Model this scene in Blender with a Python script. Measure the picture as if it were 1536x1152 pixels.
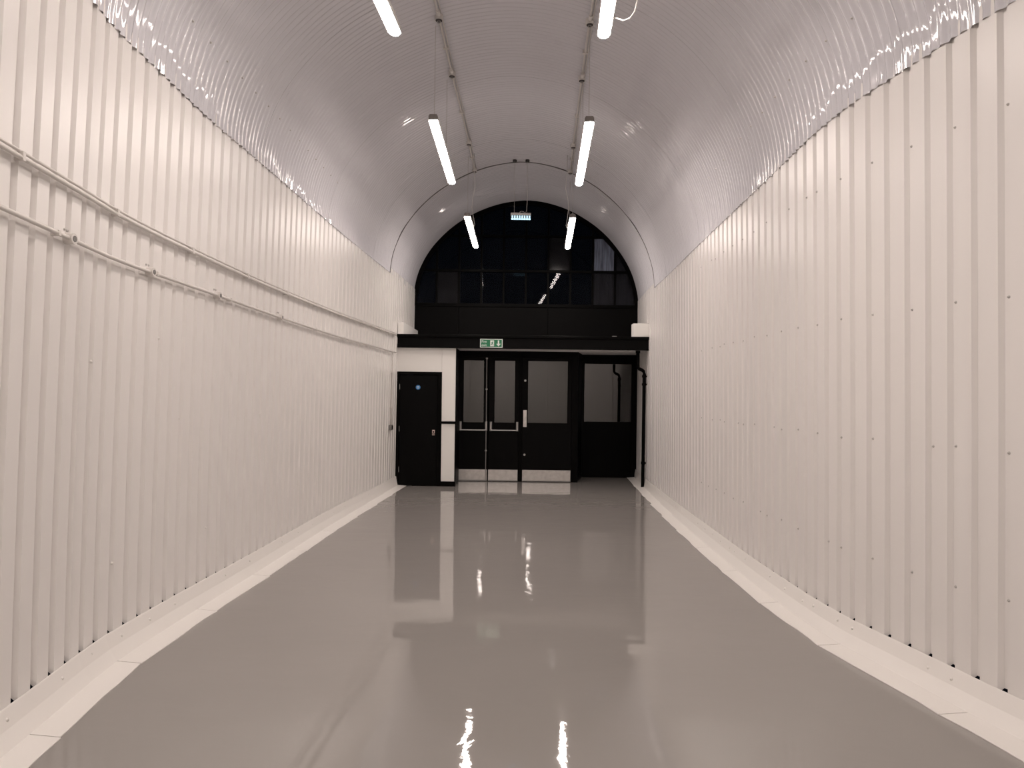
import bpy, math, random
import numpy as np
from mathutils import Vector, Matrix

random.seed(7)
rng = np.random.default_rng(7)
for o in list(bpy.data.objects):
    bpy.data.objects.remove(o, do_unlink=True)
scene = bpy.context.scene
COL = scene.collection

# ------------------------------------------------------------------ camera
cam_d = bpy.data.cameras.new('camera')
cam_d.sensor_width = 36.0
cam_d.lens = 1109.0 / 1536.0 * 36.0
cam_d.shift_y = 12.0 / 1536.0
cam_d.clip_start = 0.05
cam = bpy.data.objects.new('camera', cam_d)
COL.objects.link(cam)
cam.location = (0, 0, 1.75)
ROLL = math.radians(0.7)
cam.rotation_euler = (Matrix.Rotation(math.radians(90), 4, 'X') @ Matrix.Rotation(ROLL, 4, 'Z')).to_euler()
scene.camera = cam

# ------------------------------------------------------------------ world: a dim night sky
w = bpy.data.worlds.new('night')
scene.world = w
w.use_nodes = True
w.node_tree.nodes['Background'].inputs[0].default_value = (0.010, 0.013, 0.022, 1)
w.node_tree.nodes['Background'].inputs[1].default_value = 0.15

# ------------------------------------------------------------------ exposure
LAMP = 60.0                     # emission strength of the tube lamps
LAMP_COL = (1.0, 0.878, 0.805, 1)
vs = scene.view_settings
scene.display_settings.display_device = 'sRGB'
vs.view_transform = 'Standard'
vs.look = 'None'
vs.gamma = 1.0
vs.use_curve_mapping = False
vs.exposure = 0.0


# ================================================================== helpers
def mat(name, col, rough=0.5, metal=0.0, ior=1.5, coat=0.0, bump=None, var=None, emit=None):
    """procedural principled material; bump=(scale,strength,distance), var=(scale,amount)"""
    m = bpy.data.materials.new(name)
    m.use_nodes = True
    nt = m.node_tree
    b = nt.nodes['Principled BSDF']
    b.inputs['Base Color'].default_value = (*col, 1)
    b.inputs['Roughness'].default_value = rough
    b.inputs['Metallic'].default_value = metal
    b.inputs['IOR'].default_value = ior
    b.inputs['Coat Weight'].default_value = coat
    tc = nt.nodes.new('ShaderNodeTexCoord')
    if var:
        n = nt.nodes.new('ShaderNodeTexNoise')
        n.inputs['Scale'].default_value = var[0]
        n.inputs['Detail'].default_value = 4
        nt.links.new(tc.outputs['Object'], n.inputs['Vector'])
        mx = nt.nodes.new('ShaderNodeMix')
        mx.data_type = 'RGBA'
        mx.inputs[6].default_value = (*[c * (1 - var[1]) for c in col], 1)
        mx.inputs[7].default_value = (*[min(1, c * (1 + var[1])) for c in col], 1)
        nt.links.new(n.outputs['Fac'], mx.inputs[0])
        nt.links.new(mx.outputs[2], b.inputs['Base Color'])
    if bump:
        n2 = nt.nodes.new('ShaderNodeTexNoise')
        n2.inputs['Scale'].default_value = bump[0]
        n2.inputs['Detail'].default_value = bump[3] if len(bump) > 3 else 2
        nt.links.new(tc.outputs['Object'], n2.inputs['Vector'])
        bm = nt.nodes.new('ShaderNodeBump')
        bm.inputs['Strength'].default_value = bump[1]
        bm.inputs['Distance'].default_value = bump[2]
        nt.links.new(n2.outputs['Fac'], bm.inputs['Height'])
        nt.links.new(bm.outputs[0], b.inputs['Normal'])
    if emit:
        b.inputs['Emission Color'].default_value = emit[0]
        b.inputs['Emission Strength'].default_value = emit[1]
    return m


def glass_mat(name, tint, ior, rough=0.02, dirt=0.0, dirt_col=(0.1, 0.1, 0.12), streak=True):
    """see-through pane: fresnel gloss over transparency, with dirt / frosting on it"""
    m = bpy.data.materials.new(name)
    m.use_nodes = True
    nt = m.node_tree
    nt.nodes.clear()
    out = nt.nodes.new('ShaderNodeOutputMaterial')
    tr = nt.nodes.new('ShaderNodeBsdfTransparent')
    tr.inputs[0].default_value = (*tint, 1)
    gl = nt.nodes.new('ShaderNodeBsdfGlossy')
    gl.inputs['Roughness'].default_value = rough
    fr = nt.nodes.new('ShaderNodeFresnel')
    fr.inputs[0].default_value = ior
    base = tr
    if dirt > 0:
        df = nt.nodes.new('ShaderNodeBsdfDiffuse')
        tc = nt.nodes.new('ShaderNodeTexCoord')
        mp = nt.nodes.new('ShaderNodeMapping')
        mp.inputs['Scale'].default_value = (22, 1, 2.0) if streak else (3, 3, 3)
        no = nt.nodes.new('ShaderNodeTexNoise')
        no.inputs['Scale'].default_value = 1.0
        no.inputs['Detail'].default_value = 5
        rp = nt.nodes.new('ShaderNodeValToRGB')
        rp.color_ramp.elements[0].position = 0.3
        rp.color_ramp.elements[0].color = (*[c * 0.25 for c in dirt_col], 1)
        rp.color_ramp.elements[1].position = 0.72
        rp.color_ramp.elements[1].color = (*dirt_col, 1)
        nt.links.new(tc.outputs['Object'], mp.inputs[0])
        nt.links.new(mp.outputs[0], no.inputs['Vector'])
        nt.links.new(no.outputs['Fac'], rp.inputs[0])
        nt.links.new(rp.outputs[0], df.inputs[0])
        ms = nt.nodes.new('ShaderNodeMixShader')
        ms.inputs[0].default_value = dirt
        nt.links.new(tr.outputs[0], ms.inputs[1])
        nt.links.new(df.outputs[0], ms.inputs[2])
        base = ms
    mx = nt.nodes.new('ShaderNodeMixShader')
    nt.links.new(fr.outputs[0], mx.inputs[0])
    nt.links.new(base.outputs[0], mx.inputs[1])
    nt.links.new(gl.outputs[0], mx.inputs[2])
    nt.links.new(mx.outputs[0], out.inputs[0])
    return m


class MB:
    """collects shapes, builds ONE mesh object"""
    def __init__(self):
        self.v, self.f = [], []

    def add(self, vs, fs):
        n = len(self.v)
        self.v += [tuple(p) for p in vs]
        self.f += [tuple(i + n for i in q) for q in fs]
        return self

    def box(self, x0, x1, y0, y1, z0, z1, bev=0.0):
        if bev <= 0:
            return self.add([(x0, y0, z0), (x1, y0, z0), (x1, y1, z0), (x0, y1, z0),
                             (x0, y0, z1), (x1, y0, z1), (x1, y1, z1), (x0, y1, z1)],
                            [(0, 3, 2, 1), (4, 5, 6, 7), (0, 1, 5, 4), (1, 2, 6, 5), (2, 3, 7, 6), (3, 0, 4, 7)])
        # chamfered front edges: prism along y with an inset front
        b = bev
        ring = lambda a, c, d, e, y: [(a, y, d), (c, y, d), (c, y, e), (a, y, e)]
        vs_ = ring(x0, x1, z0, z1, y1) + ring(x0, x1, z0, z1, y0 + b) + ring(x0 + b, x1 - b, z0 + b, z1 - b, y0)
        fs = [(3, 2, 1, 0), (8, 9, 10, 11)]
        for r in (0, 4):
            for i in range(4):
                j = (i + 1) % 4
                fs.append((r + i, r + j, r + 4 + j, r + 4 + i))
        return self.add(vs_, fs)

    def tube(self, pts, r, n=8, caps=True):
        pts = [Vector(p) for p in pts]
        rings = []
        up = Vector((0, 0, 1))
        for i, p in enumerate(pts):
            d = (pts[min(i + 1, len(pts) - 1)] - pts[max(i - 1, 0)]).normalized()
            a = d.cross(up if abs(d.z) < 0.95 else Vector((0, 1, 0))).normalized()
            c = d.cross(a)
            rr = r[i] if isinstance(r, (list, tuple)) else r
            rings.append([p + (a * math.cos(t) + c * math.sin(t)) * rr
                          for t in [2 * math.pi * k / n for k in range(n)]])
        vs_ = [q for g in rings for q in g]
        fs = []
        for i in range(len(pts) - 1):
            for k in range(n):
                k2 = (k + 1) % n
                fs.append((i * n + k, i * n + k2, (i + 1) * n + k2, (i + 1) * n + k))
        if caps:
            fs.append(tuple(reversed(range(n))))
            fs.append(tuple((len(pts) - 1) * n + k for k in range(n)))
        return self.add(vs_, fs)

    def prism(self, poly, y0, y1):
        """extrude an (x,z) polygon along y"""
        n = len(poly)
        vs_ = [(x, y0, z) for x, z in poly] + [(x, y1, z) for x, z in poly]
        fs = [tuple(range(n)), tuple(reversed(range(n, 2 * n)))]
        for i in range(n):
            j = (i + 1) % n
            fs.append((i, n + i, n + j, j))
        return self.add(vs_, fs)

    def build(self, name, m, parent=None, smooth=False, loc=None):
        me = bpy.data.meshes.new(name)
        v = self.v
        if loc is not None:
            v = [(a - loc[0], b - loc[1], c - loc[2]) for a, b, c in v]
        me.from_pydata(v, [], self.f)
        me.update()
        return link(name, me, m, parent, smooth, loc)


def fix_normals(me):
    import bmesh
    bm = bmesh.new()
    bm.from_mesh(me)
    bmesh.ops.recalc_face_normals(bm, faces=bm.faces)
    bm.to_mesh(me)
    bm.free()


def link(name, me, m, parent=None, smooth=False, loc=None):
    if m is not None and not me.materials:
        me.materials.append(m)
    if len(me.polygons) < 20000:
        fix_normals(me)
    if smooth:
        me.polygons.foreach_set('use_smooth', [True] * len(me.polygons))
    o = bpy.data.objects.new(name, me)
    COL.objects.link(o)
    if loc is not None:
        o.location = loc
    if parent is not None:
        o.parent = parent
        pl = Vector(parent.get('_w', (0, 0, 0)))
        o.location = Vector(o.location) - pl
    return o


def empty(name, loc=(0, 0, 0)):
    o = bpy.data.objects.new(name, None)
    COL.objects.link(o)
    o.location = loc
    o['_w'] = list(loc)
    return o


def tag(o, label=None, cat=None, group=None, kind=None):
    if label:
        o['label'] = label
    if cat:
        o['category'] = cat
    if group:
        o['group'] = group
    if kind:
        o['kind'] = kind
    return o


def curve(pts):
    xs = np.array([p[0] for p in pts], float)
    ys = np.array([p[1] for p in pts], float)
    d = np.diff(ys) / np.diff(xs)                      # monotone cubic
    m_ = np.zeros(len(xs))
    m_[0], m_[-1] = d[0], d[-1]
    for i in range(1, len(xs) - 1):
        m_[i] = 0 if d[i - 1] * d[i] <= 0 else 2 * d[i - 1] * d[i] / (d[i - 1] + d[i])

    def fn(x):
        x = np.clip(np.asarray(x, float), xs[0], xs[-1])
        i = np.clip(np.searchsorted(xs, x) - 1, 0, len(xs) - 2)
        hh = xs[i + 1] - xs[i]
        t = (x - xs[i]) / hh
        return ((2 * t**3 - 3 * t**2 + 1) * ys[i] + (t**3 - 2 * t**2 + t) * hh * m_[i]
                + (-2 * t**3 + 3 * t**2) * ys[i + 1] + (t**3 - t**2) * hh * m_[i + 1])
    return fn


# ================================================================== materials
M_wall = mat('wall_paint', (0.80, 0.775, 0.755), 0.30, ior=1.42, bump=(9, 0.10, 0.004))
M_ceil = mat('ceiling_paint', (0.645, 0.64, 0.675), 0.045, ior=1.6, bump=(5, 0.12, 0.005, 3))
M_flash = mat('flashing_paint', (0.80, 0.775, 0.745), 0.42, bump=(40, 0.08, 0.002))
M_board = mat('white_board_paint', (0.88, 0.865, 0.835), 0.5)
M_black = mat('black_satin_paint', (0.0022, 0.0020, 0.0020), 0.42, ior=1.14)
M_black2 = mat('black_panel_paint', (0.0030, 0.0028, 0.0029), 0.5, ior=1.16)
M_soffit = mat('soffit_paint', (0.88, 0.87, 0.86), 0.6)
M_steel = mat('brushed_steel', (0.62, 0.60, 0.58), 0.38, metal=1.0, var=(14, 0.25), bump=(60, 0.15, 0.002))
M_chrome = mat('satin_silver_paint', (0.40, 0.39, 0.38), 0.35, metal=0.6)
M_conduit = mat('painted_conduit', (0.66, 0.63, 0.60), 0.40)
M_box = mat('conduit_box_dark', (0.045, 0.04, 0.04), 0.5)
M_wire = mat('suspension_wire', (0.42, 0.40, 0.38), 0.4)
M_cable = mat('white_flex_cable', (0.75, 0.73, 0.70), 0.5)
M_cap = mat('lamp_cap_grey', (0.20, 0.18, 0.17), 0.5)
M_spine = mat('lamp_spine_white', (0.72, 0.70, 0.68), 0.4)
M_diff = mat('lamp_diffuser_lit', (0.9, 0.9, 0.9), 0.4, emit=(LAMP_COL, LAMP))
M_em = mat('emergency_led_lit', (0.5, 0.7, 0.8), 0.3, emit=((0.55, 0.85, 1.0, 1), 1.4))
M_screw = mat('screw_head', (0.50, 0.48, 0.46), 0.45)
M_screwp = mat('painted_screw_head', (0.80, 0.775, 0.74), 0.35)
M_green = mat('sign_green', (0.005, 0.16, 0.065), 0.4)
M_sign_w = mat('sign_white', (0.72, 0.78, 0.74), 0.5)
M_blue = mat('sign_blue', (0.03, 0.20, 0.50), 0.4)
M_socket = mat('socket_grey_metal', (0.20, 0.19, 0.18), 0.45, metal=0.4)
M_lock = mat('lock_plate', (0.55, 0.42, 0.38), 0.4, metal=0.5)
M_glass = glass_mat('dark_window_glass', (0.55, 0.58, 0.62), 1.2)
M_gdoor = glass_mat('door_glass', (0.6, 0.6, 0.6), 1.95, rough=0.03)
M_gfrost = glass_mat('frosted_pane_blue', (0.3, 0.3, 0.3), 1.5, 0.25, 0.9, (0.27, 0.31, 0.42))
M_gdirt = glass_mat('dirty_pane_grey', (0.4, 0.4, 0.4), 1.22, 0.2, 0.75, (0.022, 0.022, 0.026), streak=False)
M_gdirt2 = glass_mat('streaked_pane_grey', (0.4, 0.4, 0.4), 1.25, 0.2, 0.8, (0.036, 0.037, 0.046))

# glossy grey epoxy floor
M_floor = mat('grey_epoxy', (0.275, 0.258, 0.244), 0.032, ior=1.45, var=(0.8, 0.05))
nt = M_floor.node_tree
b = nt.nodes['Principled BSDF']
tc = nt.nodes.new('ShaderNodeTexCoord')
mp = nt.nodes.new('ShaderNodeMapping')
mp.inputs['Scale'].default_value = (1.0, 1.8, 1)
n1 = nt.nodes.new('ShaderNodeTexNoise')
n1.inputs['Scale'].default_value = 2.0
n1.inputs['Detail'].default_value = 4.5
n1.inputs['Distortion'].default_value = 0.5
bp = nt.nodes.new('ShaderNodeBump')
bp.inputs['Strength'].default_value = 0.38
bp.inputs['Distance'].default_value = 0.006
nt.links.new(tc.outputs['Object'], mp.inputs[0])
nt.links.new(mp.outputs[0], n1.inputs['Vector'])
nt.links.new(n1.outputs['Fac'], bp.inputs['Height'])
nt.links.new(bp.outputs[0], b.inputs['Normal'])

# ================================================================== plan of the hall
Y0, Y1, YSEAM = -6.0, 15.40, 12.70
XLb = curve([(-6, -2.05), (2.0, -2.33), (3.4, -2.44), (4.0, -2.50), (4.7, -2.565), (5.4, -2.55), (6.3, -2.51),
             (7.2, -2.47), (9.2, -2.40), (12.7, -2.17), (13.6, -2.12), (15.5, -2.06)])
XRb = curve([(-6, 3.25), (2.0, 2.95), (3.5, 2.76), (4.1, 2.63), (4.65, 2.53), (5.3, 2.405), (5.9, 2.365),
             (6.9, 2.35), (9.0, 2.38), (11.74, 2.44), (13.6, 2.50), (15.5, 2.60)])
leanL = curve([(-6, .12), (4, .12), (6, .09), (9, .06), (15.5, .03)])
leanR = curve([(-6, .06), (6, .05), (9, .05), (15.5, .01)])
ZLe = curve([(-6, 3.93), (4.7, 3.93), (6, 3.89), (7, 3.88), (9, 3.86), (12.7, 3.78), (15.5, 3.77)])
ZRe = curve([(-6, 3.85), (4, 3.84), (5.5, 3.79), (6.9, 3.70), (9, 3.64), (11.7, 3.58), (15.5, 3.57)])
CROWN = 5.705


def xl(y, z):
    return XLb(y) + leanL(y) * np.clip(np.asarray(z) / ZLe(y), 0, 1.1) ** 1.5


def xr(y, z):
    return XRb(y) - leanR(y) * np.clip(np.asarray(z) / ZRe(y), 0, 1.1) ** 1.5


# ------------------------------------------------------------------ floor
g = MB()
ys = np.linspace(Y0 - .1, Y1 + .1, 60)
for i, y in enumerate(ys):
    g.v += [(float(XLb(y)) - .15, y, 0), (float(XRb(y)) + .15, y, 0)]
for i in range(len(ys) - 1):
    g.f.append((2 * i, 2 * i + 1, 2 * i + 3, 2 * i + 2))
n = len(g.v)
g.v += [(x, y, -.08) for x, y, z in g.v]
for i in range(len(ys) - 1):
    g.f.append((n + 2 * i, n + 2 * i + 2, n + 2 * i + 3, n + 2 * i + 1))
tag(g.build('floor', M_floor), 'glossy grey epoxy floor running the length of the vaulted hall', 'floor', kind='structure')

# ------------------------------------------------------------------ ribbed wall sheets
PITCH, DEPTH = 0.176, 0.026
SHEET = PITCH * 6


def wall_sheet(side, ya, yb, phase, name, parent, push):
    # profile stations along y: (y, recessed?)
    st = [(ya, None)]
    k = math.floor((ya - phase) / PITCH) - 1
    while True:
        a = phase + k * PITCH
        if a > yb + .2:
            break
        for dy, rec in ((0, 0), (.013, 1), (.048, 1), (.062, 0), (.118, 0)):
            if ya < a + dy < yb:
                st.append((a + dy, rec))
        k += 1
    st.append((yb, None))
    st = [(y, (0 if r is None else r)) for y, r in st]
    zt = np.linspace(0, 1, 9)
    vs_, fs = [], []
    for y, r in st:
        ze = float((ZLe if side < 0 else ZRe)(y)) + .10
        for t in zt:
            zb_ = .15 + .034 * r          # valleys stop short: dark notches above the upstand
            z = zb_ + (ze - zb_) * t
            x = float((xl if side < 0 else xr)(y, z))
            vs_.append((x + side * (r * DEPTH + push), y, z))
    nz = len(zt)
    for i in range(len(st) - 1):
        for j in range(nz - 1):
            fs.append((i * nz + j, (i + 1) * nz + j, (i + 1) * nz + j + 1, i * nz + j + 1))
    return MB().add(vs_, fs).build(name, M_wall, parent)


def screw_mesh(name, r, h, m):
    n = 8
    vs_ = [(0, 0, h)]
    for rr, z in ((r * .6, h * .85), (r * .62, h * .4), (r, h * .3), (r, -h * .3)):
        vs_ += [(rr * math.cos(2 * math.pi * i / n), rr * math.sin(2 * math.pi * i / n), z) for i in range(n)]
    fs = [(0, 1 + i, 1 + (i + 1) % n) for i in range(n)]
    for q in range(3):
        for i in range(n):
            fs.append((1 + q * n + i, 1 + (q + 1) * n + i, 1 + (q + 1) * n + (i + 1) % n, 1 + q * n + (i + 1) % n))
    me = bpy.data.meshes.new(name)
    me.from_pydata(vs_, [], fs)
    me.materials.append(m)
    fix_normals(me)
    return me


ME_screw = screw_mesh('screw', .0085, .010, M_screw)
ME_screwp = screw_mesh('painted_screw', .011, .007, M_screwp)
for me_ in (ME_screw, ME_screwp):
    me_.polygons.foreach_set('use_smooth', [True] * len(me_.polygons))


def put_screw(me, p, nrm, parent, name='screw'):
    o = bpy.data.objects.new(name, me)
    COL.objects.link(o)
    o.location = p
    o.rotation_euler = Vector(nrm).to_track_quat('Z', 'Y').to_euler()
    o.parent = parent
    return o


def ribbed_wall(side, name, label, phase):
    root = tag(empty(name), label, 'wall', kind='structure')
    edges = []
    seam = phase + .10 + PITCH * round((YSEAM - phase - .10) / PITCH)     # sheets lap on the flats
    y = seam
    while y > Y0:
        edges.append((max(Y0, y - SHEET - .02), y))
        y -= SHEET
    edges.append((seam + .022, seam + .042 + SHEET))
    edges.append((seam + .022 + SHEET, Y1 + .03))
    for i, (a, c) in enumerate(sorted(edges)):
        wall_sheet(side, a, c, phase, 'wall_sheet', root, .0008 * (i % 2) + (.008 if a > seam else 0))
    return root


WL = ribbed_wall(-1, 'wall_left', 'white ribbed metal wall carrying two long horizontal conduits', 5.07)
WR = ribbed_wall(1, 'wall_right', 'white ribbed metal wall dotted with rows of fixing screws', 5.00)
k = 0
for kk in range(-16, 14):
    yk = 5.0 + .352 * (kk * 1.0) + (.176 if False else 0) - .176 * 0
    if yk < 2.9 or yk > 9.5:
        continue
    for z in (.66, 1.46, 2.30, 3.32):
        y_ = yk - .176 * (random.random() < .12) - .004
        put_screw(ME_screw, (float(xr(y_, z)) + .001, y_, z + random.uniform(-.012, .012)), (-1, 0, 0), WR)
for (y_, z) in ((4.75, .62), (5.6, 1.52), (6.1, .60), (4.4, 1.9), (7.2, 1.5), (5.25, 2.1)):
    put_screw(ME_screwp, (float(xl(y_, z)) - .001, y_, z), (1, 0, 0), WL)

# wall behind the camera, closing the hall (seen in the glass)
g = MB()
g.box(float(XLb(Y0)) - .1, float(XRb(Y0)) + .1, Y0 - .12, Y0, 0, CROWN + .1)
tag(g.build('wall_back', M_board), 'plain white end wall closing the hall opposite the doors', 'wall', kind='structure')

# ------------------------------------------------------------------ corrugated vault
NEXP = 1.85
CP = 0.076
NA = 84
th = np.linspace(0, math.pi, NA + 1)


def section(y, off=0.0):
    """inner vault outline at y: arrays x,z from right eave over the crown to left eave"""
    y = float(y)
    xL, xR = float(xl(y, ZLe(y))) + .007, float(xr(y, ZRe(y))) - .007
    zL, zR = float(ZLe(y)), float(ZRe(y))
    xc, a = (xL + xR) / 2, (xR - xL) / 2
    # arc-length friendly spacing
    c, s = np.cos(th), np.sin(th)
    e = 2 / NEXP
    xx = np.sign(c) * np.abs(c) ** e
    zz = np.abs(s) ** e
    zb = np.where(c >= 0, zR, zL)
    bb = CROWN - zb
    nx = np.sign(c) * np.abs(c) ** (2 - e)
    nz = np.abs(s) ** (2 - e) * (a / bb)
    ln = np.hypot(nx, nz)
    return xc + a * xx + off * nx / ln, zb + bb * zz + off * nz / ln


DK = rng.uniform(0, 2 * math.pi, (400, 3))
DA = rng.uniform(.3, 1.0, (400, 3))


def dents(u):
    """uneven hand-fixed corrugations: each one wanders a little along the arch"""
    k0 = int(math.floor(u))
    w_ = u - k0
    w_ = w_ * w_ * (3 - 2 * w_)
    out = 0
    for k_, wt in ((k0, 1 - w_), (k0 + 1, w_)):
        p_, a_ = DK[(k_ + 200) % 400], DA[(k_ + 200) % 400]
        out = out + wt * (.0030 * a_[0] * np.sin(th * 17 + p_[0]) + .0018 * a_[1] * np.sin(th * 29 + p_[1])
                          + .0030 * a_[2] * np.sin(th * 9 + p_[2]))
    return out


def vault_sheet(ya, yb, push, parent):
    n = max(4, int(round((yb - ya) / CP * 8)))
    ys = np.linspace(ya, yb, n + 1)
    V = []
    for y in ys:
        ph = 2 * math.pi * (y - 5.0) / CP
        x, z = section(y, .0092 * math.sin(ph) + push + dents((y - 5.0) / CP))
        V.append(np.stack([x, np.full_like(x, y), z], 1))
    V = np.concatenate(V)
    m_ = NA + 1
    F = [(i * m_ + j, (i + 1) * m_ + j, (i + 1) * m_ + j + 1, i * m_ + j + 1) for i in range(n) for j in range(NA)]
    me = bpy.data.meshes.new('ceiling_sheet')
    me.from_pydata(V.tolist(), [], F)
    me.update()
    return link('ceiling_sheet', me, M_ceil, parent, True)


CE = tag(empty('ceiling'), 'glossy pale grey corrugated metal barrel vault', 'ceiling', kind='structure')
y = YSEAM - .02
i = 0
while y > Y0:
    vault_sheet(max(Y0 - .02, y - 15 * CP - .02), y, .0012 * (i % 2), CE)
    y -= 15 * CP
    i += 1
y = YSEAM + .03
while y < Y1 + .02:
    vault_sheet(y, min(Y1 + .03, y + 18 * CP + .015), .028, CE)
    y += 18 * CP
# dark strip painting in the gap's shade where the vault meets the short end bay
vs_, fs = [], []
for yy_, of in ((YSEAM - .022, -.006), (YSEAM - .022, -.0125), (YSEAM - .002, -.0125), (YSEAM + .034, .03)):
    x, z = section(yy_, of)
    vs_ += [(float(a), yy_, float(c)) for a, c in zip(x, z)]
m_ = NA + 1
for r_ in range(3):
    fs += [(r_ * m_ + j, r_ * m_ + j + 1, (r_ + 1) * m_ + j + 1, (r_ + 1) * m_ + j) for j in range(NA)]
MB().add(vs_, fs).build('joint_shade_strip', mat('joint_shade_grey', (.17, .16, .16), .5), CE)
for q, yk in enumerate(np.arange(3.2, 9.5, 4 * CP)):
    x, z = section(yk, .002)
    for j in (8, NA - 8):
        cx = (x[0] + x[-1]) / 2
        put_screw(ME_screw, (x[j], yk, z[j]), (cx - x[j], 0, 4.0 - z[j]), CE)

# ------------------------------------------------------------------ upstand (baseboard) and floor flange (trim) in straight lengths
JR = [-6, -4.6, -3.5, -2.4, -1.3, -.2, .9, 1.95, 3.0, 4.07, 5.17, 6.2, 7.3, 8.4, 9.5, 10.6, 11.7, 12.8, 14.0, 15.4]
JL = [-6, -4.8, -3.7, -2.6, -1.5, -.4, .6, 1.6, 2.62, 3.68, 4.68, 5.8, 6.9, 8.0, 9.1, 10.2, 11.3, 12.4, 13.60]


def skirting(side, J, bname, tname, blabel, tlabel):
    rb = tag(empty(bname), blabel, 'skirting', kind='structure')
    rt = tag(empty(tname), tlabel, 'floor trim', kind='structure')
    fx = (lambda y: float(xl(y, .1))) if side < 0 else (lambda y: float(xr(y, .1)))
    slope0 = .085 if side < 0 else .105
    sl = curve([(-6, slope0), (9, slope0), (13.6, .035), (15.5, .03)])
    for a, c in zip(J[:-1], J[1:]):
        # upstand: subdivided so that it follows the sheets, leaning out to the floor
        slope = float(sl((a + c) / 2))
        prof = [(-.002, .178), (-.006, .178), (-.010, .172), (-.35 * slope - .01, .09), (-slope, .018), (-slope, -.002), (.03, -.002), (.03, .012), (-.003, .030)]
        m_ = 3
        vs_, fs = [], []
        P_ = len(prof)
        for i in range(m_ + 1):
            y = a + (c - a) * i / m_
            for d, z in prof:
                vs_.append((fx(y) + side * d, y, z))
        for i in range(m_):
            for j in range(P_):
                j2 = (j + 1) % P_
                fs.append((i * P_ + j, i * P_ + j2, (i + 1) * P_ + j2, (i + 1) * P_ + j))
        fs += [tuple(range(P_)), tuple(m_ * P_ + j for j in reversed(range(P_)))]
        MB().add(vs_, fs).build('upstand_length', M_flash, rb)
        # flange lying on the floor, hand-cut edge against the grey paint
        gx = .004
        vs_, fs = [], []
        m2 = 6
        for i in range(m2 + 1):
            y = a + gx + (c - a - 2 * gx) * i / m2
            xa = fx(a) + (fx(c) - fx(a)) * (y - a) / (c - a)
            wv = random.uniform(-.006, .006) if 0 < i < m2 else random.uniform(-.012, .0)
            inn, outr = -slope + .012, -slope - .150 + wv - (.045 * max(0, 3.68 - y) / 1.06 if side < 0 and y > 1.6 else 0)
            vs_ += [(xa + side * inn, y, .018), (xa + side * outr, y, .0045), (xa + side * outr, y, -.002), (xa + side * inn, y, -.002)]
        for i in range(m2):
            for j in range(4):
                j2 = (j + 1) % 4
                fs.append((i * 4 + j, i * 4 + j2, i * 4 + 4 + j2, i * 4 + 4 + j))
        fs += [(3, 2, 1, 0), tuple(m2 * 4 + j for j in range(4))]
        MB().add(vs_, fs).build('flange_length', M_flash, rt)
    yk = 2.7
    while yk < 13.4:
        slope = float(sl(yk))
        zz = .125 + random.uniform(-.008, .008)
        d = -.010 - (.35 * slope) * (.172 - zz) / .082
        put_screw(ME_screwp, (fx(yk) + side * d, yk, zz), (-side, 0, .35), rb)
        yk += random.choice((.36, .18, .36, .7)) if side > 0 else random.choice((.53, .88, .36))


skirting(-1, JL, 'baseboard_left', 'trim_1', 'sloped white metal upstand along the wall with conduits',
         'flat white floor strip edging the grey paint on the conduit side')
skirting(1, JR, 'baseboard_right', 'trim_2', 'sloped white metal upstand along the screw-dotted wall',
         'flat white floor strip edging the grey paint beside the black downpipe')

# ================================================================== far end
# ---- black end wall below the arched window
YE = Y1
we = tag(empty('wall_far'), 'black panelled end wall below the arched window', 'wall', kind='structure')
for (a, c, z0, z1) in ((-2.35, -1.131, 0, 3.53), (-1.123, .722, 0, 3.53), (.730, 2.85, 0, 3.53)):
    MB().box(a, c, YE, YE + .10, z0, z1, .004).build('wall_panel', M_black2, we)
MB().box(-2.35, 2.85, YE + .02, YE + .12, 0, 3.50).build('backing', M_black2, we)

# ---- arched window: frame, glazing bars and panes
win = tag(empty('window_1'), 'half-round black steel window of many dark panes under the vault', 'window', kind='structure')
ZB, T1, T2 = 3.56, 4.267, 4.989
sx, sz = section(YE, .03)
ix, iz = section(YE, -.055)
arch_o = [(float(a), float(b_)) for a, b_ in zip(sx, sz)]
arch_i = [(float(a), float(b_)) for a, b_ in zip(ix, iz)]
N_ = len(arch_o)
vs_, fs = [], []
for i in range(N_):
    (ox, oz), (px_, pz) = arch_o[i], arch_i[i]
    vs_ += [(ox, YE - .03, oz), (px_, YE - .03, pz), (px_, YE + .08, pz), (ox, YE + .08, oz)]
for i in range(N_ - 1):
    for j in range(4):
        j2 = (j + 1) % 4
        fs.append((i * 4 + j, i * 4 + j2, i * 4 + 4 + j2, i * 4 + 4 + j))
fs += [(0, 1, 2, 3), tuple(4 * N_ - 4 + j for j in (3, 2, 1, 0))]
MB().add(vs_, fs).build('arch_frame', M_black, win)
MB().box(-2.25, 2.75, YE - .03, YE + .10, 3.52, 3.585).build('window_sill', M_black, win)
MB().box(-2.30, -2.0, YE - .025, YE + .08, 3.56, 3.80).build('frame_foot', M_black, win)


def arch_z(x):
    xs_ = np.array([p[0] for p in arch_i])[::-1]
    zs_ = np.array([p[1] for p in arch_i])[::-1]
    if x <= xs_[0] or x >= xs_[-1]:
        return 0
    return float(np.interp(x, xs_, zs_))


MX = [-1.594 + .4636 * i for i in range(9)]
for x in MX:
    zt_ = arch_z(x)
    if zt_ > ZB + .1:
        MB().box(x - .024, x + .024, YE - .015, YE + .05, ZB, zt_ + .03, .008).build('glazing_bar', M_black, win)
for z in (T1, T2):
    xs_ = [p[0] for p in arch_i if p[1] > z]
    MB().box(min(xs_) - .05, max(xs_) + .05, YE - .022, YE + .05, z - .028, z + .028, .008).build('glazing_bar', M_black, win)


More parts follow.
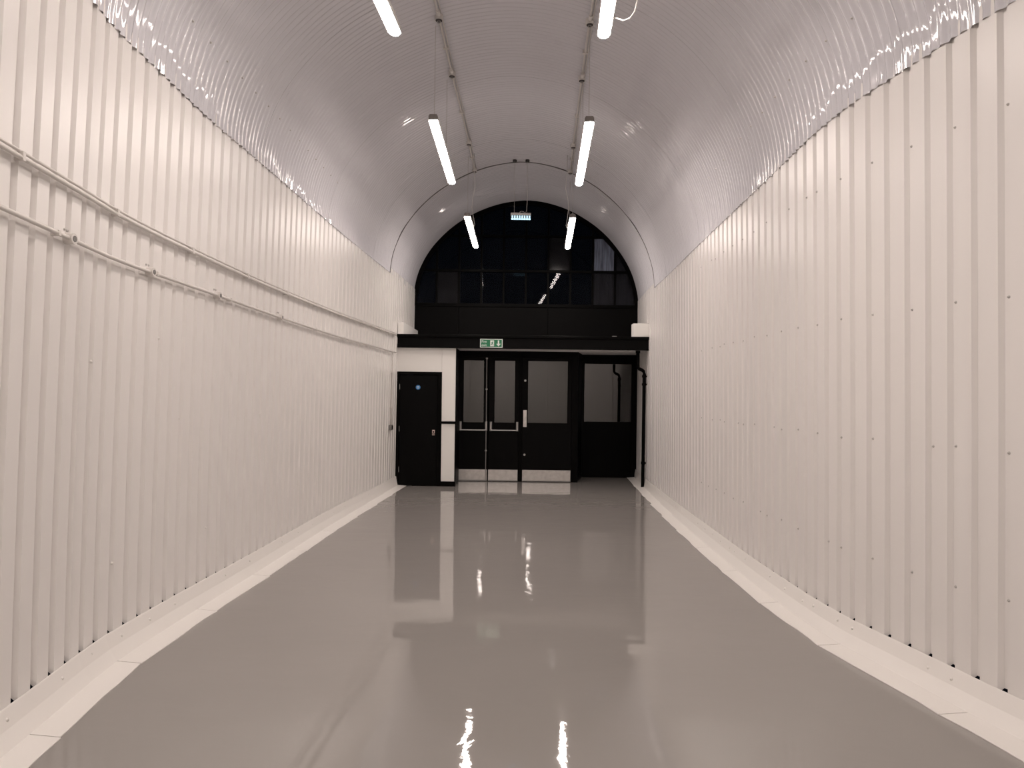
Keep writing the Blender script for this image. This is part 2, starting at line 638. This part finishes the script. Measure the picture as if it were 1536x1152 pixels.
def clip(poly, hull):
    """clip convex poly by convex hull (counter-clockwise)"""
    out = poly
    for i in range(len(hull)):
        a, b_ = hull[i], hull[(i + 1) % len(hull)]
        ex, ez = b_[0] - a[0], b_[1] - a[1]
        if abs(ex) + abs(ez) < 1e-7:
            continue
        ins = lambda p: ex * (p[1] - a[1]) - ez * (p[0] - a[0]) >= 0
        src, out = out, []
        for k in range(len(src)):
            p, q = src[k], src[(k + 1) % len(src)]
            if ins(p):
                out.append(p)
            if ins(p) != ins(q):
                d1 = ex * (p[1] - a[1]) - ez * (p[0] - a[0])
                d2 = ex * (q[1] - a[1]) - ez * (q[0] - a[0])
                t = d1 / (d1 - d2)
                out.append((p[0] + t * (q[0] - p[0]), p[1] + t * (q[1] - p[1])))
        if len(out) < 3:
            return []
    return out


hx, hz = section(YE, -.03)
hull = [(float(a), float(b_)) for a, b_ in zip(hx, hz)]
hull = [(hull[0][0], ZB - .03)] + hull + [(hull[-1][0], ZB - .03)]
gx_ = [-2.2] + MX + [2.75]
gz_ = [ZB - .02, T1, T2, 5.9]
special = {(1, 0): M_gdirt, (8, 1): M_gfrost, (8, 0): M_gdirt2, (9, 0): M_gdirt2, (9, 1): M_gdirt2, (6, 1): M_gdirt}
for i in range(len(gx_) - 1):
    for j in range(3):
        cell = [(gx_[i], gz_[j]), (gx_[i + 1], gz_[j]), (gx_[i + 1], gz_[j + 1]), (gx_[i], gz_[j + 1])]
        pl = clip(cell, hull)
        if len(pl) < 3:
            continue
        cx = sum(p[0] for p in pl) / len(pl)
        cz = sum(p[1] for p in pl) / len(pl)
        o = MB().prism(pl, YE + .014, YE + .020).build('pane', special.get((i, j), M_glass), win, loc=(cx, YE + .017, cz))
        o.rotation_euler = (random.uniform(-.012, .012), 0, random.uniform(-.012, .012))

# ---- black beam carrying the lobby roof
bm_ = tag(empty('trim_3'), 'black steel beam spanning the hall above the doors', 'beam', kind='structure')
MB().box(-2.17, 2.55, 13.52, 13.59, 2.545, 2.745).build('beam_web', M_black2, bm_)
MB().box(-2.17, 2.55, 13.48, 13.72, 2.735, 2.785, .006).build('top_flange', M_black, bm_)
MB().box(-2.17, 2.55, 13.505, 13.585, 2.540, 2.552, .004).build('bottom_flange', M_black, bm_)
tag(MB().box(-2.25, 2.66, 13.6, YE + .02, 2.700, 2.765).build('lobby_roof', M_black2),
    'black flat roof behind the steel beam over the lobby', 'roof', kind='structure')
tag(MB().box(-2.25, 2.64, 13.588, YE + .02, 2.545, 2.700).build('lobby_soffit', M_soffit),
    'pale grey soffit behind the beam above the doors', 'soffit', kind='structure')
tag(MB().box(1.83, 1.91, 13.56, 13.62, 2.784, 2.80, .004).build('fixing_plate', M_chrome),
    'small silver fixing plate lying on top of the black beam', 'bracket')

# ---- white boxing over the beam ends
b1 = MB()
q_ = [(-2.097, 13.50), (-1.995, 13.50), (-1.975, YE - .003), (-2.042, YE - .003)]
b1.add([(x, y, 2.784) for x, y in q_] + [(x, y, 3.0) for x, y in q_],
       [(0, 3, 2, 1), (4, 5, 6, 7), (0, 1, 5, 4), (1, 2, 6, 5), (2, 3, 7, 6), (3, 0, 4, 7)])
tag(b1.build('boxed_casing', M_board), 'long white boxed casing above the beam end on the conduit wall', 'casing')
b2 = MB().box(2.206, 2.488, 13.50, 13.75, 2.783, 3.03, .006)
tag(b2.build('boxed_casing', M_board), 'short white boxed casing above the beam end over the downpipe', 'casing')

# ---- white partition with the flush black door
YP = 13.60
wp = tag(empty('wall_partition'), 'white boarded partition around the flush black door', 'wall', kind='structure')
MB().box(-2.18, -1.297, YP, YP + .09, 2.09, 2.55).build('board', M_board, wp)
MB().box(-1.293, -1.040, YP, YP + .09, 1.19, 2.55).build('board', M_board, wp)
MB().box(-1.300, -1.045, YP, YP + .09, .085, 1.16).build('board', M_board, wp)
MB().box(-1.31, -1.025, YP - .025, YP + .09, 1.150, 1.196, .005).build('dado_rail', M_black, wp)
MB().box(-1.31, -1.030, YP - .015, YP + .09, 0, .092, .005).build('skirting', M_black, wp)
MB().box(-1.043, -1.024, YP + .004, 14.50, 0, 2.55).build('return_panel', M_black, wp)

d1 = tag(empty('door_1', (-1.70, YP, 0)), 'flush black door with a round blue sign in the white partition', 'door', kind='structure')
MB().box(-2.145, -2.070, YP - .018, YP + .10, 0, 2.10, .004).build('door_jamb', M_black, d1, loc=(-2.1, YP, 0))
MB().box(-1.365, -1.290, YP - .018, YP + .10, 0, 2.10, .004).build('door_jamb', M_black, d1, loc=(-1.33, YP, 0))
MB().box(-2.145, -1.290, YP - .020, YP + .10, 2.045, 2.102, .004).build('door_head', M_black, d1, loc=(-1.7, YP, 2.0))
lf = MB().box(-2.067, -1.368, YP + .002, YP + .046, .008, 2.040, .003).build('door_leaf', M_black2, d1, loc=(-1.7, YP, 0))
lf['_w'] = [-1.7, YP, 0]
for z in (.302, 1.05, 1.823):
    MB().tube([(-2.070, YP - .006, z - .05), (-2.070, YP - .006, z + .05)], .009, 8).build('hinge', M_chrome, lf)
lk = MB().box(-1.461, -1.411, YP - .008, YP + .006, .936, 1.035, .003)
lk.build('lock_plate', M_lock, lf)
MB().box(-1.447, -1.425, YP - .012, YP - .004, .985, 1.015, .003).build('thumb_turn', M_black, lf)
MB().box(-1.461, -1.411, YP - .011, YP - .004, .955, .967, .002).build('lock_bar', M_black, lf)

# round blue sign
def disc(cx, cz, r, y0, y1, n=28):
    return MB().prism([(cx + r * math.cos(2 * math.pi * i / n), cz + r * math.sin(2 * math.pi * i / n)) for i in range(n)], y0, y1)


sg = tag(empty('door_sign', (-1.728, YP, 1.815)), 'small round blue sign stuck on the flush black door', 'sign')
disc(-1.728, 1.815, .043, YP - .001, YP + .004).build('disc', M_blue, sg)
for z, hw in ((1.832, .020), (1.815, .026), (1.799, .018)):
    MB().box(-1.728 - hw, -1.728 + hw, YP - .002, YP, z - .0035, z + .0035).build('print_line', M_sign_w, sg)


# ---- entrance doors
YD = 14.45
def frame_box(parent, name, x0, x1, z0, z1, y0=YD - .03, y1=YD + .07, m=M_black):
    return MB().box(x0, x1, y0, y1, z0, z1, .004).build(name, m, parent)


d2 = tag(empty('door_2'), 'pair of black glazed doors with panic bars beside the white partition', 'door', kind='structure')
frame_box(d2, 'door_head', -1.10, .215, 2.425, 2.548)
frame_box(d2, 'door_jamb', -1.10, -1.066, 0, 2.43)
frame_box(d2, 'door_jamb', .134, .176, 0, 2.43)


def glazed_leaf(root, x0, x1, px0, px1, pz0=1.145, pz1=2.365):
    g = MB()
    ya, yb = YD - .012, YD + .035
    z0, z1 = .008, 2.422
    g.box(x0, px0, ya, yb, z0, z1)
    g.box(px1, x1, ya, yb, z0, z1)
    g.box(px0, px1, ya, yb, z0, pz0)
    g.box(px0, px1, ya, yb, pz1, z1)
    lf = g.build('door_leaf', M_black2, root)
    bd = MB()
    for a, c, e, h_ in ((px0 - .012, px0 + .006, pz0 - .012, pz1 + .012), (px1 - .006, px1 + .012, pz0 - .012, pz1 + .012)):
        bd.box(a, c, ya - .008, ya + .01, e, h_)
    for e, h_ in ((pz0 - .012, pz0 + .006), (pz1 - .006, pz1 + .012)):
        bd.box(px0 - .012, px1 + .012, ya - .008, ya + .01, e, h_)
    bd.build('glazing_bead', M_black, lf)
    MB().box(px0, px1, YD + .006, YD + .012, pz0, pz1).build('pane', M_gdoor, lf)
    MB().box(x0 + .004, x1 - .004, ya - .004, ya + .001, .030, .231, .001).build('kick_plate', M_steel, lf)
    MB().box(x0 + .002, x1 - .002, ya - .012, ya + .001, .010, .030, .003).build('drip_bar', M_chrome, lf)
    return lf


def panic_bar(lf, xa, xb):
    ya = YD - .012
    for x in (xa, xb):
        MB().box(x - .022, x + .022, ya - .055, ya + .002, .985, 1.166, .008).build('panic_bar_bracket', M_chrome, lf)
    MB().tube([(xa, ya - .065, 1.002), (xb, ya - .065, 1.002)], .0125, 10).build('push_bar', M_chrome, lf)


lA = glazed_leaf(d2, -1.062, -.470, -.950, -.545)
lB = glazed_leaf(d2, -.452, .130, -.344, .061)
panic_bar(lA, -.995, -.497)
panic_bar(lB, -.405, .108)
for z0, z1 in ((.03, .985), (1.166, 2.40)):
    MB().tube([(-.497, YD - .026, z0), (-.497, YD - .026, z1)], .008, 8).build('locking_rod', M_chrome, lA)
for z in (.60, 1.80, 2.40):
    MB().box(-.517, -.477, YD - .036, YD - .010, z - .014, z + .014, .004).build('rod_guide', M_chrome, lA)

d3 = tag(empty('door_3'), 'wide black glazed door with a silver push plate', 'door', kind='structure')
frame_box(d3, 'door_head', .175, 1.295, 2.425, 2.548)
frame_box(d3, 'door_jamb', .176, .210, 0, 2.43)
frame_box(d3, 'door_jamb', 1.166, 1.295, 0, 2.43)
lC = glazed_leaf(d3, .213, 1.163, .307, 1.091)
MB().box(.223, .294, YD - .018, YD - .010, 1.07, 1.40, .003).build('push_plate', M_steel, lC)
for z in (1.975, .528):
    disc(.257, z, .021, YD - .022, YD - .010, 14).build('lock_cylinder', M_chrome, lC)

# splayed return between the doors and the glazed screen
g = MB()
p = [(1.285, YD - .02), (1.455, YE - .05), (1.40, YE), (1.20, YD + .05)]
vs_ = [(x, y, 0) for x, y in p] + [(x, y, 2.55) for x, y in p]
g.add(vs_, [(0, 1, 2, 3), (4, 7, 6, 5), (0, 4, 5, 1), (1, 5, 6, 2), (2, 6, 7, 3), (3, 7, 4, 0)])
wr = tag(g.build('wall_return', M_black), 'black splayed side panel between the wide door and the glazed screen', 'wall', kind='structure')
g = MB()
p2 = [(1.288, YD - .03), (1.462, YE - .06), (1.45, YE - .05), (1.276, YD - .02)]
vs_ = [(x, y, 0) for x, y in p2] + [(x, y, .09) for x, y in p2]
g.add(vs_, [(0, 1, 2, 3), (4, 7, 6, 5), (0, 4, 5, 1), (1, 5, 6, 2), (2, 6, 7, 3), (3, 7, 4, 0)])
g.build('skirting', M_black, wr)

# glazed screen beside the downpipe
w2 = tag(empty('window_2'), 'black half-glazed screen in the lobby corner beside the downpipe', 'window', kind='structure')
ya, yb = YE - .07, YE - .005
for a, c, e, h_, nm in ((1.44, 1.501, 0, 2.548, 'screen_post'), (2.474, 2.56, 0, 2.548, 'screen_post'),
                        (1.501, 2.474, 2.352, 2.548, 'screen_head'), (1.501, 2.474, 0, 1.155, 'screen_panel')):
    MB().box(a, c, ya, yb, e, h_, .003).build(nm, M_black, w2)
MB().box(1.501, 2.474, ya + .02, ya + .026, 1.155, 2.352).build('pane', M_gdoor, w2)

# ---- black downpipe
dp = tag(empty('downpipe', (2.45, 13.75, 0)), 'black swan-neck downpipe running from the soffit to the floor strip', 'pipe')
YQ = 13.75
path = [(2.333, YQ, 2.546), (2.335, YQ, 2.29), (2.340, YQ, 2.24), (2.357, YQ, 2.212), (2.415, YQ, 2.185), (2.444, YQ, 2.16),
        (2.457, YQ, 2.11), (2.457, YQ, 2.0), (2.450, YQ, 0.003)]
MB().tube(path, .032, 14).build('pipe_run', M_black, dp, True)
for z in (2.07, 1.92, .46):
    MB().tube([(2.453, YQ, z - .022), (2.453, YQ, z + .022)], .040, 14).build('pipe_collar', M_black, dp)
    MB().box(2.453, 2.506, YQ - .018, YQ + .018, z - .012, z + .012).build('pipe_bracket', M_black, dp)
MB().tube([(2.333, YQ, 2.50), (2.333, YQ, 2.545)], .042, 14).build('pipe_collar', M_black, dp)

# ---- fire exit sign on the beam
ex = tag(empty('exit_sign', (-.388, 13.52, 2.63)), 'green fire exit sign with running figure and down arrow on the beam', 'sign')
SX0, SX1, SZ0, SZ1 = -.593, -.183, 2.555, 2.715
SY = 13.50
MB().box(SX0, SX1, SY - .004, SY + .022, SZ0, SZ1, .002).build('sign_border', M_sign_w, ex)
sf = MB().box(SX0 + .014, SX1 - .014, SY - .006, SY, SZ0 + .014, SZ1 - .014).build('sign_face', M_green, ex)
yf0, yf1 = SY - .0075, SY - .005
wx0, wx1 = -.408, -.338
MB().box(wx0, wx1, yf0, yf1, SZ0 + .026, SZ1 - .026).build('pictogram_panel', M_sign_w, sf)
# running figure
cx, cz = (wx0 + wx1) / 2, (SZ0 + SZ1) / 2
g = MB()
yy0, yy1 = SY - .009, SY - .007


def limb(pts, wd):
    for (a, b_) in zip(pts[:-1], pts[1:]):
        dx, dz = b_[0] - a[0], b_[1] - a[1]
        l = math.hypot(dx, dz)
        nx, nz = -dz / l * wd, dx / l * wd
        g.prism([(cx + a[0] + nx, cz + a[1] + nz), (cx + a[0] - nx, cz + a[1] - nz),
                 (cx + b_[0] - nx, cz + b_[1] - nz), (cx + b_[0] + nx, cz + b_[1] + nz)], yy0, yy1)


limb([(.009, .022), (-.003, -.006)], .0075)
limb([(-.003, -.004), (.014, -.018), (.022, -.042)], .0050)
limb([(-.003, -.004), (-.010, -.024), (-.028, -.030)], .0050)
limb([(.007, .019), (-.012, .014), (-.020, .000)], .0036)
limb([(.009, .017), (.020, .004), (.028, .008)], .0036)
g.prism([(cx + .013 + .0075 * math.cos(2 * math.pi * i / 12), cz + .036 + .0075 * math.sin(2 * math.pi * i / 12)) for i in range(12)], yy0, yy1)
g.build('running_figure', M_green, sf)
ax = -.257
MB().prism([(ax - .013, SZ1 - .026), (ax + .013, SZ1 - .026), (ax + .013, SZ0 + .062), (ax + .026, SZ0 + .078), (ax + .038, SZ0 + .066),
            (ax, SZ0 + .024), (ax - .038, SZ0 + .066), (ax - .026, SZ0 + .078), (ax - .013, SZ0 + .062)][::-1], yf0, yf1).build('arrow', M_sign_w, sf)


def text_mesh(body, size, loc, m, name, parent):
    cu = bpy.data.curves.new(name, 'FONT')
    cu.body = body
    cu.size = size
    cu.extrude = .0008
    tmp = bpy.data.objects.new('tmp', cu)
    COL.objects.link(tmp)
    dg = bpy.context.evaluated_depsgraph_get()
    me = bpy.data.meshes.new_from_object(tmp.evaluated_get(dg))
    bpy.data.objects.remove(tmp, do_unlink=True)
    me.materials.clear()
    me.materials.append(m)
    o = bpy.data.objects.new(name, me)
    COL.objects.link(o)
    o.rotation_euler = (math.radians(90), 0, 0)
    o.parent = parent
    o.location = Vector(loc) - Vector(parent.get('_w', (0, 0, 0)))
    return o


text_mesh('Fire', .062, (-.568, SY - .0072, 2.645), M_sign_w, 'lettering', sf)
text_mesh('exit', .062, (-.568, SY - .0072, 2.582), M_sign_w, 'lettering', sf)

# ================================================================== tube lamps
LZ = 4.50


def ceil_z(x, y, off):
    xx, zz = section(y, off)
    o_ = np.argsort(xx)
    return float(np.interp(x, xx[o_], zz[o_]))




def lamp(xa, ya, xb, yb, label, group, cable):
    root = tag(empty('tube_lamp', (xa, ya, LZ)), label, 'lamp', group)
    A, B = Vector((xa, ya, LZ)), Vector((xb, yb, LZ))
    d = (B - A).normalized()
    s = Vector((d.y, -d.x, 0))
    up = Vector((0, 0, 1))
    R = .047
    L = (B - A).length

    def sweep(prof, t0, t1, name, m, smooth=False):
        n = len(prof)
        vs_ = []
        for t in (t0, t1):
            vs_ += [A + d * t + s * a + up * c for a, c in prof]
        fs = [tuple(range(n)), tuple(reversed(range(n, 2 * n)))]
        fs += [(i, (i + 1) % n, n + (i + 1) % n, n + i) for i in range(n)]
        return MB().add(vs_, fs).build(name, m, root, smooth)
    # diffuser: round below, open to the spine above, domed at the far end
    n = 20
    a0, a1 = math.radians(176), math.radians(364)
    prof = [(R * math.cos(a0 + (a1 - a0) * i / n), .62 * R * math.sin(a0 + (a1 - a0) * i / n) - .004) for i in range(n + 1)]
    vs_, fs = [], []
    st = [(.0, .96), (.008, 1), (L - .05, 1), (L - .03, .93), (L - .012, .72), (L - .003, .40), (L, .08)]
    m_ = len(prof)
    for t, sc in st:
        vs_ += [A + d * t + s * a * sc + up * c * sc for a, c in prof]
    for i in range(len(st) - 1):
        for j in range(m_):
            fs.append((i * m_ + j, i * m_ + (j + 1) % m_, (i + 1) * m_ + (j + 1) % m_, (i + 1) * m_ + j))
    fs += [tuple(range(m_)), tuple((len(st) - 1) * m_ + j for j in reversed(range(m_)))]
    MB().add(vs_, fs).build('diffuser', M_diff, root)
    sweep([(-.051, -.017), (-.0475, -.017), (-.0475, .010), (.0475, .010), (.0475, -.017), (.051, -.017), (.050, .026), (.034, .050), (.018, .058), (-.018, .058), (-.034, .050), (-.050, .026)], .0, L - .05, 'spine', M_spine)
    cp = [(.047, -.008), (.047, .026), (.036, .046), (-.036, .046), (-.047, .026), (-.047, -.008)]
    sweep(cp, -.035, .03, 'end_cap', M_cap)
    for t in (.28, L * .36, L * .66, L - .28):
        sweep([(-.055, -.014), (-.051, -.014), (-.050, .027), (-.018, .0585), (.018, .0585), (.050, .027), (.051, -.014), (.055, -.014), (.054, .030), (.020, .064), (-.020, .064), (-.054, .030)],
              t - .012, t + .012, 'clip', M_spine)
    for t in (.08, 1.38):
        q = A + d * t
        x, z = section(q.y, -.02)
        o_ = np.argsort(x)
        zc = float(np.interp(q.x, x[o_], z[o_]))
        MB().tube([(q.x, q.y, LZ + .055), (q.x, q.y, zc - .05)], .0024, 6).build('suspension_wire', M_wire, root)
    q = A + d * .16
    if cable == 'side':
        pts = [B - d * .25 + s * .05 + up * .03]
        for t, o1, o2 in ((.30, .075, -.01), (.36, .12, -.06), (.42, .16, -.075), (.47, .19, -.05), (.50, .205, .03), (.52, .21, .14), (.55, .20, .40), (.58, .15, .8), (.6, .10, .95)):
            pts.append(B - d * t + s * o1 + up * o2)
        MB().tube(pts, .005, 7).build('feed_cable', M_cable, root, True)
    elif cable == 'loop':
        sg_ = 1 if xa < 0.1 else -1
        x, z = section(q.y, -.02)
        pts = [q + s * .05 * sg_, q + d * .35 + s * .075 * sg_ + up * -.05, q + d * .42 + s * .085 * sg_, q + d * .25 + s * .07 * sg_ + up * .09,
               q + s * .06 * sg_ + up * .18, q + s * .075 * sg_ + up * .34, q + s * .11 * sg_ + up * .50, q + s * .09 * sg_ + up * .75, q + s * .09 * sg_ + up * (ceil_z((q + s * .09 * sg_).x, q.y, -.03) - LZ)]
        MB().tube(pts, .004, 6).build('feed_cable', M_cable, root, True)
    return root


G = 'suspended tube lamps'
lamp(-1.06, 3.40, -.927, 5.70, 'long lit tube lamp hung opposite the lamp with the looping white cable', G, None)
lamp(.545, 3.40, .671, 5.70, 'long lit tube lamp with a white cable looping from its side', G, 'side')
lamp(-.83, 7.50, -.822, 9.75, 'lit tube lamp with dark end cap in the middle pair, on the conduit wall side', G, None)
lamp(.751, 7.50, .847, 9.75, 'lit tube lamp with dark end cap in the middle pair, on the screw-dotted wall side', G, None)
lamp(-.736, 11.60, -.718, 14.05, 'lit tube lamp beside the emergency light, on the conduit wall side', G, 'loop')
lamp(.918, 11.60, 1.02, 14.05, 'lit tube lamp beside the emergency light, on the downpipe side', G, 'loop')
lamp(-.95, -.75, -1.0, 1.5, 'lit tube lamp, second pair from plain end wall, on the conduit wall side', G, None)
lamp(.75, -.75, .65, 1.5, 'lit tube lamp, second pair from plain end wall, on the screw-dotted wall side', G, None)
lamp(-.75, -4.9, -.85, -2.6, 'lit tube lamp by the plain end wall, on the conduit wall side', G, None)
lamp(.95, -4.9, .85, -2.6, 'lit tube lamp by the plain end wall, on the screw-dotted wall side', G, None)


# ------------------------------------------------------------------ conduits on the vault with round boxes
def vault_conduit(xs, boxes, label):
    fx = curve(xs)
    root = tag(empty('ceiling_conduit', (float(fx(7.5)), 7.5, 5.5)), label, 'conduit', 'conduits along the vault')
    ends = [xs[0][0]] + boxes + [xs[-1][0]]
    for a, c in zip(ends[:-1], ends[1:]):
        if c - a < .05:
            continue
        ysn = np.linspace(a, c, max(3, int((c - a) / .3)))
        MB().tube([(float(fx(y)), y, ceil_z(float(fx(y)), y, -.024)) for y in ysn], .0125, 8).build('pipe_run', M_conduit, root, True)
        MB().tube([(float(fx(y)) + .028, y, ceil_z(float(fx(y)) + .028, y, -.020)) for y in ysn], .006, 6).build('flex_run', M_conduit, root, True)
        m_ = (a + c) / 2
        x = float(fx(m_))
        MB().box(x - .03, x + .03, m_ - .012, m_ + .012, ceil_z(x, m_, -.045), ceil_z(x, m_, -.005)).build('saddle', M_conduit, root)
    for y in boxes:
        x = float(fx(y))
        z = ceil_z(x, y, -.005)
        cb = MB().tube([(x, y, z), (x, y, z - .055)], .043, 16).build('conduit_box', M_conduit, root)
        MB().tube([(x, y, z - .05), (x, y, z - .060)], .034, 16).build('box_opening', M_box, cb)
        h_ = MB().tube([(x + .016 * math.cos(t), y + .0, z - .072 + .014 * math.sin(t)) for t in np.linspace(0, 2 * math.pi, 11)], .004, 6)
        h_.build('hook', M_wire, cb)
        MB().tube([(x, y - .13, z - .022), (x, y - .05, z - .022)], .022, 10).build('coupling', M_conduit, root)


vault_conduit([(2.0, -.90), (5.5, -.86), (7.5, -.79), (8.85, -.765), (11.24, -.70), (12.66, -.68)], [3.5, 4.8, 7.52, 8.85, 11.24, 12.55],
              'pale conduit with round boxes along the vault, on the conduit wall side')
vault_conduit([(2.0, .60), (5.5, .70), (7.5, .745), (8.85, .79), (11.24, .885), (12.66, .95)], [3.5, 4.8, 7.52, 8.85, 11.24, 12.55],
              'pale conduit with round boxes along the vault, on the screw-dotted wall side')

# ------------------------------------------------------------------ emergency light
em = tag(empty('emergency_light', (.113, 12.55, 4.70)), 'small bluish lit emergency light hanging on two wires before the window', 'lamp')
EY = 12.55
MB().box(-.058, .284, EY - .05, EY + .05, 4.745, 4.785, .006).build('housing', M_spine, em)
lens = MB().box(-.056, .282, EY - .044, EY + .044, 4.690, 4.744).build('lens_body', mat('lens_body_grey', (.35, .42, .46), .4), em)
for i in range(8):
    x = -.048 + i * .0415
    MB().box(x, x + .036, EY - .048, EY + .048, 4.685, 4.742, .012).build('led_window', M_em, lens)
for x in (0.0, .215):
    zc = ceil_z(x, EY, -.01)
    MB().tube([(x, EY, 4.78), (x, EY, zc - .03)], .0028, 6).build('suspension_wire', M_wire, em)
    MB().tube([(x, EY, zc + .0), (x, EY, zc - .035)], .034, 12).build('wire_anchor', M_box, em)
MB().tube([(.09, EY, 4.78), (.10, EY, 4.812), (.125, EY, 4.822), (.155, EY, 4.815), (.19, EY, 4.79), (.212, EY, 4.84), (.222, EY, 5.1), (.214, EY, 5.3), (.214, EY, ceil_z(.21, EY, -.03))], .004, 6).build('feed_cable', M_cable, em, True)


# ------------------------------------------------------------------ conduits along the left wall
def wall_conduit(zs, y0, y1, label, twin, boxes):
    fz = curve(zs)
    root = tag(empty('wall_conduit', (float(xl(5, 2.8)), 5, float(fz(5)))), label, 'conduit', 'conduits along the wall')
    def run(r, off, dz, name):
        ysn = np.arange(y0, y1 + .01, .35)
        MB().tube([(float(xl(y, fz(y) + dz)) + off, float(y), float(fz(y)) + dz + .0015 * math.sin(y * 2.3)) for y in ysn], r, 10).build(name, M_conduit, root, True)
    run(.0125, .030, 0, 'pipe_run')
    if twin:
        run(.008, .024, .030, 'pipe_run')
    yk = y0 + .4
    while yk < y1 - .1:
        x = float(xl(yk, fz(yk)))
        z = float(fz(yk))
        MB().box(x - .002, x + .0445, yk - .010, yk + .010, z - .0145, z + (.030 if twin else .0145), 0).build('saddle', M_conduit, root)
        yk += 1.06 if twin else 1.24
    for yk in boxes:
        x = float(xl(yk, fz(yk)))
        z = float(fz(yk))
        cb = MB().tube([(x, yk, z), (x + .052, yk, z)], .030, 14).build('conduit_box', M_conduit, root)
        MB().tube([(x + .050, yk, z), (x + .055, yk, z)], .017, 12).build('box_lid', M_socket, cb)
        for dy in (-.016, .016):
            put_screw(ME_screw, (x - root.location.x, yk + dy - root.location.y, z + .048 - root.location.z), (1, 0, 0), root)
    return root


wall_conduit([(-6, 3.02), (2.2, 2.87), (3.4, 2.838), (4.5, 2.825), (5.3, 2.80), (7.2, 2.757), (10, 2.75), (13.5, 2.745)], 1.0, 13.42,
             'upper of two pale conduits, twin pipes, along the ribbed wall', True, [])
wall_conduit([(-6, 2.70), (2.2, 2.59), (3.6, 2.56), (5.3, 2.535), (7.2, 2.495), (10, 2.455), (13.5, 2.43)], 1.0, 13.56,
             'lower of two pale conduits, with round boxes, along the ribbed wall', False, [4.02, 5.05, 6.12, 7.6])

# socket box with its drop conduit
ys_ = 13.02
sx_ = float(xl(ys_, 1.1))
so = tag(empty('socket_box', (sx_, ys_, 1.1)), 'grey metal switch box at the foot of a drop conduit by the flush door', 'socket')
MB().box(sx_ - .004, sx_ + .045, ys_ - .075, ys_ + .075, 1.055, 1.145).build('box_body', M_socket, so)
for dy in (-.036, .036):
    MB().box(sx_ + .044, sx_ + .050, ys_ + dy - .026, ys_ + dy + .026, 1.07, 1.13).build('rocker', M_black, so)
MB().tube([(float(xl(ys_, z)) + .018, ys_ + .03, z) for z in (1.14, 1.5, 1.9, 2.2, 2.43)], .011, 8).build('drop_conduit', M_conduit, so, True)
for z in (1.45, 2.05):
    x = float(xl(ys_, z))
    MB().box(x - .003, x + .034, ys_ + .008, ys_ + .052, z - .014, z + .014).build('saddle', M_conduit, so)
# casing end cap on the beam end
tag(MB().box(-2.165, -2.10, 13.44, 13.485, 2.60, 2.71, .006).build('cable_gland_box', M_conduit),
    'small pale box on the end of the black beam by the conduits', 'box')

for o in bpy.data.objects:
    if '_w' in o:
        del o['_w']
